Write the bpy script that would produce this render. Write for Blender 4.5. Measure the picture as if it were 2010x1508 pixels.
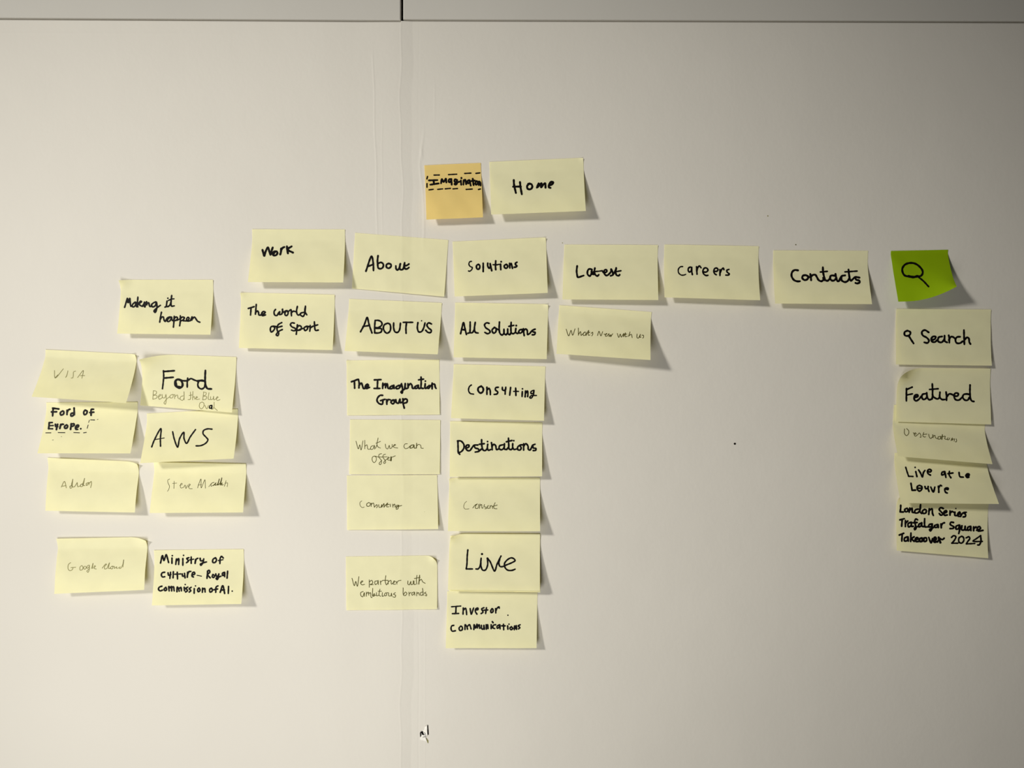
import bpy, math, random
import numpy as np

for o in list(bpy.data.objects):
    bpy.data.objects.remove(o, do_unlink=True)
SC = bpy.context.scene
COL = SC.collection

# ---------------------------------------------------------------- camera, light, exposure
S = 0.000694            # metres on the wall for one pixel of the 2010 x 1508 frame
D = 1.05                # camera to wall
CX, CY, ZC = 1005.0, 754.0, 1.50

cam = bpy.data.cameras.new('camera')
cam.sensor_width = 36.0
cam.lens = 36.0 * D / (2010 * S)
cam.clip_start = 0.01
cam_o = bpy.data.objects.new('camera', cam)
cam_o.location = (0, -D, ZC)
cam_o.rotation_euler = (math.pi / 2, 0, 0)
COL.objects.link(cam_o)
SC.camera = cam_o

w = bpy.data.worlds.new('world')
SC.world = w
w.use_nodes = True
w.node_tree.nodes['Background'].inputs[0].default_value = (1.0, 0.985, 0.97, 1)
w.node_tree.nodes['Background'].inputs[1].default_value = 0.03

def aim(o, tgt):
    from mathutils import Vector
    d = Vector(tgt) - o.location
    o.rotation_euler = d.to_track_quat('-Z', 'Y').to_euler()

sp = bpy.data.lights.new('room_lamp', 'SPOT')
sp.energy = 1071.871
sp.color = (1.0, 0.965, 0.89)
sp.shadow_soft_size = 0.36
sp.spot_size = math.radians(19.782)
sp.spot_blend = 1.0
spo = bpy.data.objects.new('room_lamp', sp)
spo.location = (-4.2, -3.85, ZC + 1.75)
COL.objects.link(spo)
aim(spo, (-0.18, 0, ZC + (0.042)))

ar = bpy.data.lights.new('fill_light', 'AREA')  # unseen soft fill, added to shape the wall's brightness falloff; no actual window
ar.shape = 'SQUARE'
ar.size = 0.9
ar.energy = 21.033
ar.color = (1.0, 0.975, 0.91)
aro = bpy.data.objects.new('fill_light', ar)
aro.location = (-0.553, -1.351, ZC + (-0.853))
COL.objects.link(aro)
aim(aro, (-1.5, 0, ZC + (-0.058)))

SC.view_settings.view_transform = 'Standard'
SC.view_settings.look = 'None'
SC.view_settings.exposure = 0.0
SC.view_settings.gamma = 1.0
SC.view_settings.use_curve_mapping = False

# ---------------------------------------------------------------- materials
def new_mat(name):
    m = bpy.data.materials.new(name)
    m.use_nodes = True
    nt = m.node_tree
    nt.nodes.clear()
    out = nt.nodes.new('ShaderNodeOutputMaterial')
    return m, nt, out

def lk(nt, a, b):
    nt.links.new(a, b)

def wall_mat(name, col, bump=0.25):
    m, nt, out = new_mat(name)
    b = nt.nodes.new('ShaderNodeBsdfPrincipled')
    b.inputs['Roughness'].default_value = 0.62
    b.inputs['Specular IOR Level'].default_value = 0.25
    tc = nt.nodes.new('ShaderNodeTexCoord')
    n1 = nt.nodes.new('ShaderNodeTexNoise'); n1.inputs['Scale'].default_value = 3.0; n1.inputs['Detail'].default_value = 3
    n2 = nt.nodes.new('ShaderNodeTexNoise'); n2.inputs['Scale'].default_value = 170.0; n2.inputs['Detail'].default_value = 3
    n3 = nt.nodes.new('ShaderNodeTexNoise'); n3.inputs['Scale'].default_value = 14.0; n3.inputs['Detail'].default_value = 2
    for n in (n1, n2, n3):
        lk(nt, tc.outputs['Object'], n.inputs['Vector'])
    r = nt.nodes.new('ShaderNodeMapRange')
    r.inputs['From Min'].default_value = 0.3; r.inputs['From Max'].default_value = 0.7
    r.inputs['To Min'].default_value = 0.975; r.inputs['To Max'].default_value = 1.02
    lk(nt, n1.outputs['Fac'], r.inputs['Value'])
    mx = nt.nodes.new('ShaderNodeVectorMath'); mx.operation = 'SCALE'
    mx.inputs[0].default_value = col
    lk(nt, r.outputs['Result'], mx.inputs['Scale'])
    lk(nt, mx.outputs['Vector'], b.inputs['Base Color'])
    ad = nt.nodes.new('ShaderNodeMath'); ad.operation = 'MULTIPLY_ADD'
    ad.inputs[1].default_value = 5.0
    lk(nt, n3.outputs['Fac'], ad.inputs[0]); lk(nt, n2.outputs['Fac'], ad.inputs[2])
    bp = nt.nodes.new('ShaderNodeBump')
    bp.inputs['Strength'].default_value = bump
    bp.inputs['Distance'].default_value = 0.0006
    lk(nt, ad.outputs[0], bp.inputs['Height'])
    lk(nt, bp.outputs['Normal'], b.inputs['Normal'])
    lk(nt, b.outputs[0], out.inputs[0])
    return m

def paper_mat(name, col, trans):
    m, nt, out = new_mat(name)
    tc = nt.nodes.new('ShaderNodeTexCoord')
    n1 = nt.nodes.new('ShaderNodeTexNoise'); n1.inputs['Scale'].default_value = 60.0; n1.inputs['Detail'].default_value = 4
    lk(nt, tc.outputs['Object'], n1.inputs['Vector'])
    r = nt.nodes.new('ShaderNodeMapRange')
    r.inputs['From Min'].default_value = 0.3; r.inputs['From Max'].default_value = 0.7
    r.inputs['To Min'].default_value = 0.98; r.inputs['To Max'].default_value = 1.015
    lk(nt, n1.outputs['Fac'], r.inputs['Value'])
    mx = nt.nodes.new('ShaderNodeVectorMath'); mx.operation = 'SCALE'
    mx.inputs[0].default_value = col
    lk(nt, r.outputs['Result'], mx.inputs['Scale'])
    b = nt.nodes.new('ShaderNodeBsdfPrincipled')
    b.inputs['Roughness'].default_value = 0.75
    b.inputs['Specular IOR Level'].default_value = 0.12
    lk(nt, mx.outputs['Vector'], b.inputs['Base Color'])
    n2 = nt.nodes.new('ShaderNodeTexNoise'); n2.inputs['Scale'].default_value = 18.0; n2.inputs['Detail'].default_value = 2
    lk(nt, tc.outputs['Object'], n2.inputs['Vector'])
    bp = nt.nodes.new('ShaderNodeBump'); bp.inputs['Strength'].default_value = 0.25; bp.inputs['Distance'].default_value = 0.003
    lk(nt, n2.outputs['Fac'], bp.inputs['Height']); lk(nt, bp.outputs['Normal'], b.inputs['Normal'])
    t = nt.nodes.new('ShaderNodeBsdfTranslucent')
    t.inputs['Color'].default_value = (*trans, 1)
    a = nt.nodes.new('ShaderNodeMixShader'); a.inputs[0].default_value = 0.25
    lk(nt, b.outputs[0], a.inputs[1]); lk(nt, t.outputs[0], a.inputs[2])
    lk(nt, a.outputs[0], out.inputs[0])
    return m

def flat_mat(name, col, rough=0.6, spec=0.2):
    m, nt, out = new_mat(name)
    b = nt.nodes.new('ShaderNodeBsdfPrincipled')
    tc = nt.nodes.new('ShaderNodeTexCoord')
    n1 = nt.nodes.new('ShaderNodeTexNoise'); n1.inputs['Scale'].default_value = 250.0
    lk(nt, tc.outputs['Object'], n1.inputs['Vector'])
    r = nt.nodes.new('ShaderNodeMapRange')
    r.inputs['To Min'].default_value = 0.8; r.inputs['To Max'].default_value = 1.2
    lk(nt, n1.outputs['Fac'], r.inputs['Value'])
    mx = nt.nodes.new('ShaderNodeVectorMath'); mx.operation = 'SCALE'
    mx.inputs[0].default_value = col
    lk(nt, r.outputs['Result'], mx.inputs['Scale'])
    lk(nt, mx.outputs['Vector'], b.inputs['Base Color'])
    b.inputs['Roughness'].default_value = rough
    b.inputs['Specular IOR Level'].default_value = spec
    lk(nt, b.outputs[0], out.inputs[0])
    return m

M_WALL = wall_mat('white_wall_paint', (0.69, 0.66, 0.60))
M_PANEL = wall_mat('upper_panel_paint', (0.57, 0.55, 0.505), 0.15)
M_BACK = flat_mat('gap_dark', (0.012, 0.009, 0.006), 0.9, 0.0)
M_YEL = paper_mat('canary_paper', (0.955, 0.93, 0.625), (0.80, 0.71, 0.13))
M_ORG = paper_mat('apricot_paper', (0.93, 0.72, 0.27), (0.85, 0.58, 0.15))
M_GRN = paper_mat('lime_paper', (0.315, 0.490, 0.003), (0.25, 0.45, 0.01))
M_INK = flat_mat('black_marker_ink', (0.004, 0.003, 0.003), 0.5, 0.1)
M_PEN = flat_mat('brown_pen_ink', (0.085, 0.075, 0.012), 0.6, 0.1)
M_FAINT = flat_mat('faint_pencil', (0.27, 0.25, 0.10), 0.7, 0.1)
M_FLAKE = flat_mat('torn_white_paper', (0.88, 0.86, 0.80), 0.8, 0.1)

# ---------------------------------------------------------------- geometry helpers
def link_mesh(name, verts, faces, mat, parent=None, loc=(0, 0, 0), smooth=True):
    """verts in world coordinates; the object's origin is put at loc"""
    L = np.array(loc)
    v = [tuple(np.array(p) - L) for p in verts]
    me = bpy.data.meshes.new(name)
    me.from_pydata(v, [], faces)
    me.materials.append(mat)
    if smooth:
        me.polygons.foreach_set('use_smooth', [True] * len(me.polygons))
    me.update()
    o = bpy.data.objects.new(name, me)
    COL.objects.link(o)
    if parent is not None:
        o.parent = parent
        o.location = tuple(L - np.array(parent.location))
    else:
        o.location = tuple(L)
    return o

def X_of(px): return (px - CX) * S
def Z_of(py): return ZC + (CY - py) * S

def smooth01(t):
    t = np.clip(t, 0, 1)
    return t * t * (3 - 2 * t)

def ridge(x, c, wd):
    return np.exp(-((x - c) / wd) ** 2)

def wall_h(X, Z):
    """how far the plaster stands proud (m): a taped joint and filler ridges"""
    px = X / S + CX
    py = CY - (Z - ZC) / S
    A = 0.75 + 0.25 * np.cos(py / 1508 * 2 * np.pi) + 0.08 * np.sin(py / 60.0)
    edge = 786.5 + 1.6 * np.sin(py / 47.0) + 1.2 * np.sin(py / 19.0 + 1) + 3.0 * smooth01((py - 150) / 300) \
        - 2.0 * smooth01((py - 1000) / 300)
    wid = 21 + 2.5 * np.sin(py / 90.0)
    up = smooth01((px - 690) / np.maximum(edge - 690, 1)) * (px < edge)
    dn = (1 - np.clip((px - edge) / wid, 0, 1) ** 1.05) * (px >= edge)
    h = A * 1.05e-3 * (up + dn)
    h = h + 1.3e-4 * ridge(px, edge, 1.3)
    top = 1 - smooth01((py - 420) / 90)
    h = h + 2.0e-4 * ridge(px, 731 + 9 * smooth01(py / 470) + 0.8 * np.sin(py / 23.0), 1.5) * top * smooth01((py - 80) / 60)
    h = h + 1.0e-4 * ridge(px, 750 + 0.6 * np.sin(py / 17.0), 1.3) * top * smooth01((py - 200) / 60)
    r2 = 831 - 6 * ridge(py, 320, 40) + 1.2 * np.sin(py / 31.0)
    h = h + 2.2e-4 * ridge(px, r2, 2.2) * smooth01((py - 230) / 60) * (1 - smooth01((py - 470) / 30))
    h = h + 3.5e-4 * ridge(px, 828, 2.5) * ridge(py, 302, 10)
    h = h - 1.1e-4 * ridge(px, 822 + 0.7 * np.sin(py / 40.0), 1.1) * (0.35 + 0.65 * smooth01((py - 1180) / 60))
    h = h + 0.7e-4 * ridge(px, 834, 1.5) * smooth01((py - 1180) / 60)
    h = h + 1.0e-4 * ridge(px, 853, 1.8) * smooth01((py - 150) / 30) * (1 - smooth01((py - 220) / 30))
    # long shallow crease just under the upper panels on the left, small scars
    h = h + 1.2e-4 * ridge(py, 65 + px * 0.004, 1.6) * (1 - smooth01((px - 300) / 260))
    h = h + 1.6e-4 * ridge(px, 635, 1.6) * (ridge(py, 272, 10) + 0.7 * ridge(py, 230, 12))
    h = h + 1.6e-4 * ridge(px, 631, 1.2) * ridge(py, 1294, 6)
    h = h + 1.6e-4 * (ridge(px, 1259, 2.0) * ridge(py, 913, 8) + ridge(px, 1245, 1.3) * ridge(py, 908, 4))
    h = h + 1.5e-4 * ridge(px, 886, 5) * ridge(py, 1459, 1.5)
    return h

# ---------------------------------------------------------------- the setting
def seam_py(px):       # lower rim of the gap under the upper panels
    return np.where(px < 788, 38.6 + px * 0.0062, 41.6 + (px - 788) * 0.0031)

xs = sorted(set([round(float(v), 2) for v in np.concatenate([
    np.arange(-2600, 600, 100), np.arange(600, 690, 6), np.arange(690, 862, 1.0),
    np.arange(862, 1300, 8), np.arange(1300, 4700, 100), np.arange(0, 600, 12)])]))
ys = list(np.concatenate([np.arange(0, 40, 2), np.arange(40, 1480, 5), np.arange(1480, 2120, 40)]))
xs = np.array(xs)
verts, faces = [], []
nx = len(xs)
for j, yy in enumerate(ys):
    py = seam_py(xs) + yy
    X = (xs - CX) * S
    Z = ZC + (CY - py) * S
    H = wall_h(X, Z)
    for i in range(nx):
        verts.append((X[i], -H[i], Z[i]))
for j in range(len(ys) - 1):
    for i in range(nx - 1):
        a = j * nx + i
        faces.append((a, a + nx, a + nx + 1, a + 1))
base = len(verts)
for i in range(nx):                      # top lip going back into the gap
    v = verts[i]
    verts.append((v[0], 0.0125, v[2] + 0.0003))
for i in range(nx - 1):
    faces.append((i, i + 1, base + i + 1, base + i))
wall = link_mesh('wall_back', verts, faces, M_WALL, loc=(0, 0, ZC))
wall['kind'] = 'structure'
wall['label'] = 'white painted wall with a vertical taped joint'

def panel(name, x0, x1, label):
    """flat board above the gap with softened edges; x in photo pixels"""
    g = 4.0
    zb0, zb1 = Z_of(float(seam_py(np.array(x0))) - g), Z_of(float(seam_py(np.array(x1))) - g)
    zt = 2.72
    b = 0.0011
    X0, X1 = X_of(x0), X_of(x1)
    outer = [(X0, zb0), (X1, zb1), (X1, zt), (X0, zt)]
    inner = [(X0 + b, zb0 + b), (X1 - b, zb1 + b), (X1 - b, zt - b), (X0 + b, zt - b)]
    mid = [(X0 + b * .3, zb0 + b * .3), (X1 - b * .3, zb1 + b * .3), (X1 - b * .3, zt - b * .3), (X0 + b * .3, zt - b * .3)]
    v = [(p[0], 0.0125, p[1]) for p in outer] + [(p[0], b, p[1]) for p in outer] + \
        [(p[0], b * .3, p[1]) for p in mid] + [(p[0], 0.0, p[1]) for p in inner]
    f = []
    for k in range(3):
        for i in range(4):
            a, c = k * 4 + i, k * 4 + (i + 1) % 4
            f.append((a, c, c + 4, a + 4))
    f.append((12, 13, 14, 15)); f.append((3, 2, 1, 0))
    o = link_mesh(name, v, f, M_PANEL, loc=((X0 + X1) / 2, 0, zb0), smooth=False)
    o['kind'] = 'structure'; o['label'] = label
    return o
panel('trim_1', -2600, 786.0, 'upper grey-white wall panel left of the black joint')
panel('trim_2', 791.3, 4600, 'upper grey-white wall panel right of the black joint')
bx = [X_of(-2600), X_of(4600)]
bk = link_mesh('trim_3', [(bx[0], 0.013, 1.93), (bx[1], 0.013, 1.93), (bx[1], 0.013, 2.72), (bx[0], 0.013, 2.72),
                          (bx[0], 0.02, 1.93), (bx[1], 0.02, 1.93), (bx[1], 0.02, 2.72), (bx[0], 0.02, 2.72)],
               [(0, 1, 2, 3), (5, 4, 7, 6), (0, 4, 5, 1), (3, 2, 6, 7)], M_BACK, loc=(0, 0.013, 1.99), smooth=False)
bk['kind'] = 'structure'; bk['label'] = 'dark batten behind the open joints'

def wall_dot(px, py, r, mat, sx=1.0):
    n = 10
    vs = []
    for k in range(n):
        a = 2 * math.pi * k / n
        X, Z = X_of(px + r * sx * math.cos(a)), Z_of(py + r * math.sin(a))
        vs.append((X, -float(wall_h(np.array(X), np.array(Z))) - 0.0002, Z))
    return link_mesh('ink_dot', vs, [tuple(range(n))], mat, parent=wall, loc=(X_of(px), 0, Z_of(py)))
wall_dot(1442.3, 871.3, 2.1, M_INK, 1.1)
wall_dot(1562, 480.5, 1.2, M_PEN)
wall_dot(1507, 424, 1.3, M_FAINT)
wall_dot(1104, 477, 0.9, M_FAINT)

# ---------------------------------------------------------------- sticky notes
class Note:
    def __init__(s, corners, lift, curls=(), v0=0.2, base=0.35, power=1.25, bow=0.0, seed=0):
        s.c = np.array(corners, float)            # TL TR BR BL in photo pixels
        s.hl, s.hr = lift[0] * 1e-3, lift[1] * 1e-3
        s.curls = curls; s.v0 = v0; s.base = base * 1e-3; s.p = power; s.bow = bow * 1e-3; s.seed = seed
        s.flat = max(lift) < 4
        s.tc = (0.3 if s.flat else (2.6 if bow > 0 else 0.9)) * 1e-3
        s.tw = 0.19 if bow > 0 else 0.12
        W = []
        for k, h in zip(range(4), (0, 0, s.hr, s.hl)):
            f = S * (D - h - s.base) / D
            W.append(((s.c[k, 0] - CX) * f, (CY - s.c[k, 1]) * f))
        s.W = np.array(W)
    def surf(s, u, v):
        W = s.W
        b = [(1 - u) * (1 - v), u * (1 - v), u * v, (1 - u) * v]
        X = sum(b[k] * W[k, 0] for k in range(4))
        Z = sum(b[k] * W[k, 1] for k in range(4))
        t = np.clip((v - s.v0) / (1 - s.v0), 0, None)
        h = (s.hl * (1 - u) + s.hr * u) * t ** s.p + s.bow * np.sin(np.clip(t, 0, 1) * np.pi)
        h = h + s.tc * np.clip(1 - v / s.tw, 0, 1) ** 2 * (0.7 + 0.3 * np.sin(4 * u + s.seed))   # top rim springs forward
        k = s.seed * 1.7
        wr = (0.22e-3 if s.flat else 0.16e-3)
        h = h + wr * smooth01(v / 0.3) * (np.sin(9 * u + 6 * v + k) + 0.8 * np.sin(15 * u - 9 * v + 2 * k) + 0.5 * np.sin(7 * u + 19 * v + 3 * k)) + wr * 1.2 * smooth01(v / 0.3)
        wl, hl_ = abs(W[1, 0] - W[0, 0]), abs(W[0, 1] - W[3, 1])
        for (cu, cv, r, lift, dx, dy) in s.curls:     # r, dx, dy in px; lift in mm
            d = np.sqrt(((u - cu) * wl) ** 2 + ((v - cv) * hl_) ** 2) / (r * S)
            q = np.clip(1 - d, 0, 1) ** 2
            h = h + lift * 1e-3 * q
            X = X + dx * S * q
            Z = Z - dy * S * q
        l = h + s.base + wall_h(X, Z + ZC) * (1 - 0.75 * smooth01(h / 0.008))
        return X, l, Z + ZC
    def proj(s, u, v):
        X, l, Z = s.surf(u, v)
        f = D / (D - l) / S
        return CX + X * f, CY - (Z - ZC) * f
    def inv(s, px, py):
        u = (px - s.c[0, 0]) / (s.c[1, 0] - s.c[0, 0]) ; v = (py - s.c[0, 1]) / (s.c[3, 1] - s.c[0, 1])
        e = 1e-3
        for _ in range(7):
            x, y = s.proj(u, v)
            xu, yu = s.proj(u + e, v); xv, yv = s.proj(u, v + e)
            a, b, c, d = (xu - x) / e, (xv - x) / e, (yu - y) / e, (yv - y) / e
            det = a * d - b * c
            rx, ry = px - x, py - y
            u = u + (d * rx - b * ry) / det
            v = v + (-c * rx + a * ry) / det
        return u, v

def spline(pts, step=1.3):
    P = np.array(pts, float)
    if len(P) == 1:
        return P
    if len(P) == 2:
        n = max(2, int(np.hypot(*(P[1] - P[0])) / step) + 1)
        return np.array([P[0] + (P[1] - P[0]) * t for t in np.linspace(0, 1, n)])
    out = []
    Q = np.vstack([2 * P[0] - P[1], P, 2 * P[-1] - P[-2]])
    for i in range(1, len(Q) - 2):
        p0, p1, p2, p3 = Q[i - 1], Q[i], Q[i + 1], Q[i + 2]
        t0 = 0.0
        t1 = t0 + max(np.hypot(*(p1 - p0)), 1e-3) ** 0.5
        t2 = t1 + max(np.hypot(*(p2 - p1)), 1e-3) ** 0.5
        t3 = t2 + max(np.hypot(*(p3 - p2)), 1e-3) ** 0.5
        n = max(1, int(np.hypot(*(p2 - p1)) / step + 0.5))
        for t in np.linspace(t1, t2, n, endpoint=False):
            A1 = (t1 - t) / (t1 - t0) * p0 + (t - t0) / (t1 - t0) * p1
            A2 = (t2 - t) / (t2 - t1) * p1 + (t - t1) / (t2 - t1) * p2
            A3 = (t3 - t) / (t3 - t2) * p2 + (t - t2) / (t3 - t2) * p3
            B1 = (t2 - t) / (t2 - t0) * A1 + (t - t0) / (t2 - t0) * A2
            B2 = (t3 - t) / (t3 - t1) * A2 + (t - t1) / (t3 - t1) * A3
            out.append((t2 - t) / (t2 - t1) * B1 + (t - t1) / (t2 - t1) * B2)
    out.append(P[-1])
    return np.array(out)

NS = 8
RING = [(math.cos(2 * math.pi * k / NS), math.sin(2 * math.pi * k / NS)) for k in range(NS)]

def parse(txt, crop, w0):
    """'x,y x,y;...' in enlarged-view units -> list of (points in photo px, width px); '30|' sets a width"""
    ox, oy, sc = crop
    res = []
    for st in txt.replace('\n', ';').split(';'):
        st = st.strip()
        if not st:
            continue
        wd = w0
        if '|' in st:
            a, st = st.split('|'); wd = float(a)
        pts = [tuple(float(q) for q in p.split(',')) for p in st.split()]
        px_w = wd / sc
        if px_w > 2.0:
            px_w *= 1.25           # marker ink bleeds a little into the paper
        res.append(([(ox + x / sc, oy + y / sc) for x, y in pts], px_w))
    return res

def ink_mesh(strokes, surf_fn, inv_fn):
    """ink laid as a thin film on the sheet: every stroke is a band with round joins"""
    cen, rad, brk = [], [], []
    for pts, wd in strokes:
        sp_ = spline(pts)
        n = len(sp_)
        for k, p in enumerate(sp_):
            cen.append(p); brk.append(k == 0)
            taper = 1.0
            if n > 6 and wd > 2.4:
                taper = 0.93 + 0.07 * math.sin(len(cen) * 0.9)
            rad.append(wd / 2 * taper)
    cen = np.array(cen); rad = np.array(rad); n = len(cen)
    px = [cen[:, 0]]; py = [cen[:, 1]]
    for c, s_ in RING:
        px.append(cen[:, 0] + rad * c); py.append(cen[:, 1] + rad * s_)
    dirn = np.zeros((n, 2))
    for i in range(n):
        a = i if brk[i] else i - 1
        if a + 1 >= n or (brk[a + 1] and a == i):
            dirn[i] = (1, 0); continue
        d = cen[a + 1] - cen[a]
        L = np.hypot(*d) or 1
        dirn[i] = d / L
    # band corners: segment i-1 -> i, offsets by the normal of that segment at both ends
    nrm = np.stack([-dirn[:, 1], dirn[:, 0]], 1)
    prev = np.roll(cen, 1, axis=0); prev[0] = cen[0]
    prad = np.roll(rad, 1); prad[0] = rad[0]
    for (q, r_) in ((cen, rad), (prev, prad)):
        for sg in (1, -1):
            px.append(q[:, 0] + sg * nrm[:, 0] * r_); py.append(q[:, 1] + sg * nrm[:, 1] * r_)
    PX, PY = np.stack(px, 1), np.stack(py, 1)
    u, v = inv_fn(PX, PY)
    X, l, Z = surf_fn(u, v)
    l = l + 0.00016
    m = PX.shape[1]
    verts = np.stack([X, -l, Z], 2).reshape(-1, 3).tolist()
    faces = []
    for i in range(n):
        b = i * m
        faces.append(tuple(b + 1 + k for k in reversed(range(NS))))
        if not brk[i]:
            o = b + 1 + NS
            faces.append((o, o + 1, o + 3, o + 2))
    return verts, faces

def make_note(spec, seed):
    n = Note(spec['c'], spec['h'], spec.get('curl', ()), spec.get('v0', 0.2), spec.get('base', 0.35),
             spec.get('p', 1.25), spec.get('bow', 0.0), seed)
    NU, NV = 64, 34
    uu, vv = np.meshgrid(np.linspace(0, 1, NU + 1), np.linspace(0, 1, NV + 1))
    X, l, Z = n.surf(uu, vv)
    verts = np.stack([X, -l, Z], 2).reshape(-1, 3).tolist()
    faces = [(j * (NU + 1) + i, (j + 1) * (NU + 1) + i, (j + 1) * (NU + 1) + i + 1, j * (NU + 1) + i + 1)
             for j in range(NV) for i in range(NU)]
    loc = ((verts[0][0] + verts[NU][0]) / 2, 0.0, (verts[0][2] + verts[NU][2]) / 2)
    o = link_mesh('sticky_note', verts, faces, spec.get('m', M_YEL), loc=loc)
    o['label'] = spec['label']
    o['category'] = 'sticky note'
    o['group'] = spec.get('g', 'sticky notes on the wall')
    for (name, mat, w0, txt) in spec.get('ink', ()):
        for word in txt.split('#'):
            st = parse(word, spec['crop'], w0)
            v2, f2 = ink_mesh(st, n.surf, n.inv)
            link_mesh(name, v2, f2, mat, parent=o, loc=loc, smooth=False)
    return o

MK, PN = 'marker_word', 'pen_word'
N = []
def note(**k): N.append(k)

A5 = (820, 300, 5.5833)
note(label='small square orange sticky note left of the Home note', m=M_ORG, crop=A5,
     c=[(832.9, 325.1), (943.6, 320.1), (948.1, 426.8), (837, 431.3)], h=(13, 14),
     ink=[(MK, M_INK, 18, '''122,303 215,300;172,303 180,345;137,350 230,336
255,335 265,288 283,320 308,285 313,325
365,290 345,290 338,315 350,325 368,300;368,288 372,350
425,295 408,290 403,315 420,320 432,300;425,295 432,330 415,350 402,345 415,330 455,318
472,305 476,350;478,275 478,280
500,350 503,300;503,315 518,295 530,345
560,300 545,310 548,335 565,330 568,300;568,300 580,360
602,285 612,355;590,310 625,305
645,310 632,325 638,350 655,340 655,318 645,310
668,355 670,315 682,320 688,360'''),
          ('dashed_border', M_INK, 13, '''178,245 236,244;337,240 427,235;514,227 583,223;637,226 680,221
107,260 100,287;101,338 101,378;122,407 170,401;217,402 273,396;300,396 358,390;386,396 435,392;530,402 598,398;665,403 686,397''')])
note(label='yellow sticky note reading Home, topmost of the yellow notes', crop=A5,
     c=[(960.6, 318.4), (1145.1, 309.9), (1149.9, 414.3), (964.2, 421.4)], h=(16, 18),
     curl=[(1, 0, 12, 1.5, -1, 1)],
     ink=[(MK, M_INK, 20, '''1052,300 1055,350 1075,440;1120,322 1125,370 1140,455;1045,372 1130,370
1225,335 1198,365 1205,395 1235,400 1255,375 1245,345 1210,340
1305,382 1325,335;1310,380 1355,335 1350,375;1352,378 1395,335 1400,382
1435,360 1465,350 1485,325 1465,318 1440,345 1438,380 1455,385''')])
note(label='yellow sticky note reading Work, leftmost of the long top row', crop=(480, 440, 9.136),
     c=[(495.3, 450.4), (677, 450.6), (673.7, 554.7), (486.6, 553.8)], h=(16, 16),
     ink=[(MK, M_INK, 33, '''322,465 355,570 375,500 420,420 445,490 465,550 480,500 505,420
575,490 530,495 505,530 520,560 565,558 590,520 575,490 545,500 520,540
655,440 655,490 640,545;650,490 680,430 715,412
760,400 765,460 778,525;845,400 770,455 868,512''')])
note(label='flat tilted yellow sticky note reading About, between Work and Solutions', crop=(685, 450, 9.571),
     c=[(697, 457.3), (879.9, 471.4), (872, 582.5), (691, 566.5)], h=(0.9, 3.2), p=1.6,
     ink=[(MK, M_INK, 31, '''318,790 425,510 455,640 460,778;350,700 410,680 450,665
545,500 535,600 540,680;540,650 600,625 645,660 635,720 590,745 550,730 540,680
745,645 705,665 705,715 745,735 790,700 785,660 745,645
880,690 885,745 910,770 950,720 965,650;960,660 950,720 965,760 1010,755 1045,640
1045,630 1040,700 1055,745 1095,745 1125,720;1040,690 1090,680 1125,655''')])
note(label='yellow sticky note reading Solutions, right of About', crop=(880, 460, 9.571),
     c=[(888.4, 474.6), (1071.7, 466.3), (1075.2, 575.2), (892.5, 582.2)], h=(12, 13),
     curl=[(1, 0, 12, 1.5, -1, 1)],
     ink=[(MK, M_INK, 30, '''22|435,510 405,515 385,560 410,605 450,625 435,670 400,695 378,690
560,565 530,590 535,645 560,660 585,640 590,590 565,565
655,545 655,700
740,545 740,600 770,640 790,600 785,550;785,550 800,620 815,685
890,500 885,600 890,665;24|840,572 900,575 955,565
980,560 982,610 985,665;32|992,516
1090,565 1050,590 1060,630 1090,640 1115,605 1100,570
1150,545 1155,635;1155,580 1180,550 1190,580 1205,640
1290,525 1260,545 1265,575 1290,595 1270,615 1240,620''')])
note(label='yellow sticky note reading Latest, between Solutions and Careers', crop=(1095, 470, 9.571),
     c=[(1108, 480.4), (1291.4, 481.5), (1292.3, 589.1), (1104, 588)], h=(12, 14),
     ink=[(MK, M_INK, 31, '''362,500 352,600 365,690 372,712 485,680
625,560 580,560 555,610 560,660 600,690 630,640 640,565;630,600 640,650 680,660
695,540 685,600 700,660 740,690 768,665;640,655 690,600;24|670,605 760,600 830,590
830,590 870,630 920,600 905,570 875,580 870,640 910,680 950,665
950,665 1000,600 1000,560 1030,620 1030,670 990,685
1030,670 1075,600 1095,535;1095,540 1085,620 1100,670 1140,685 1160,665;26|1080,610 1185,590''')])
note(label='yellow sticky note reading Careers, between Latest and Contacts', crop=(1295, 470, 9.571),
     c=[(1304.4, 480.4), (1489.3, 483.6), (1492, 589.6), (1304.4, 583.9)], h=(14, 16),
     ink=[(MK, M_INK, 28, '''22|430,512 390,515 350,560 355,630 400,670 450,672 488,658
575,520 540,540 535,590 560,615 590,590 600,525;600,525 600,600 612,662
690,515 695,600 700,655;695,590 715,530 745,500 775,535
815,610 870,615 905,580 880,540 840,540 810,590 825,650 870,680 905,675
1020,600 1070,600 1095,570 1070,540 1030,550 1015,600 1030,645 1060,665
1130,570 1130,640 1130,680;1130,640 1160,570 1190,540 1205,570
1300,565 1260,580 1265,615 1305,650 1290,670 1240,672''')])
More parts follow.
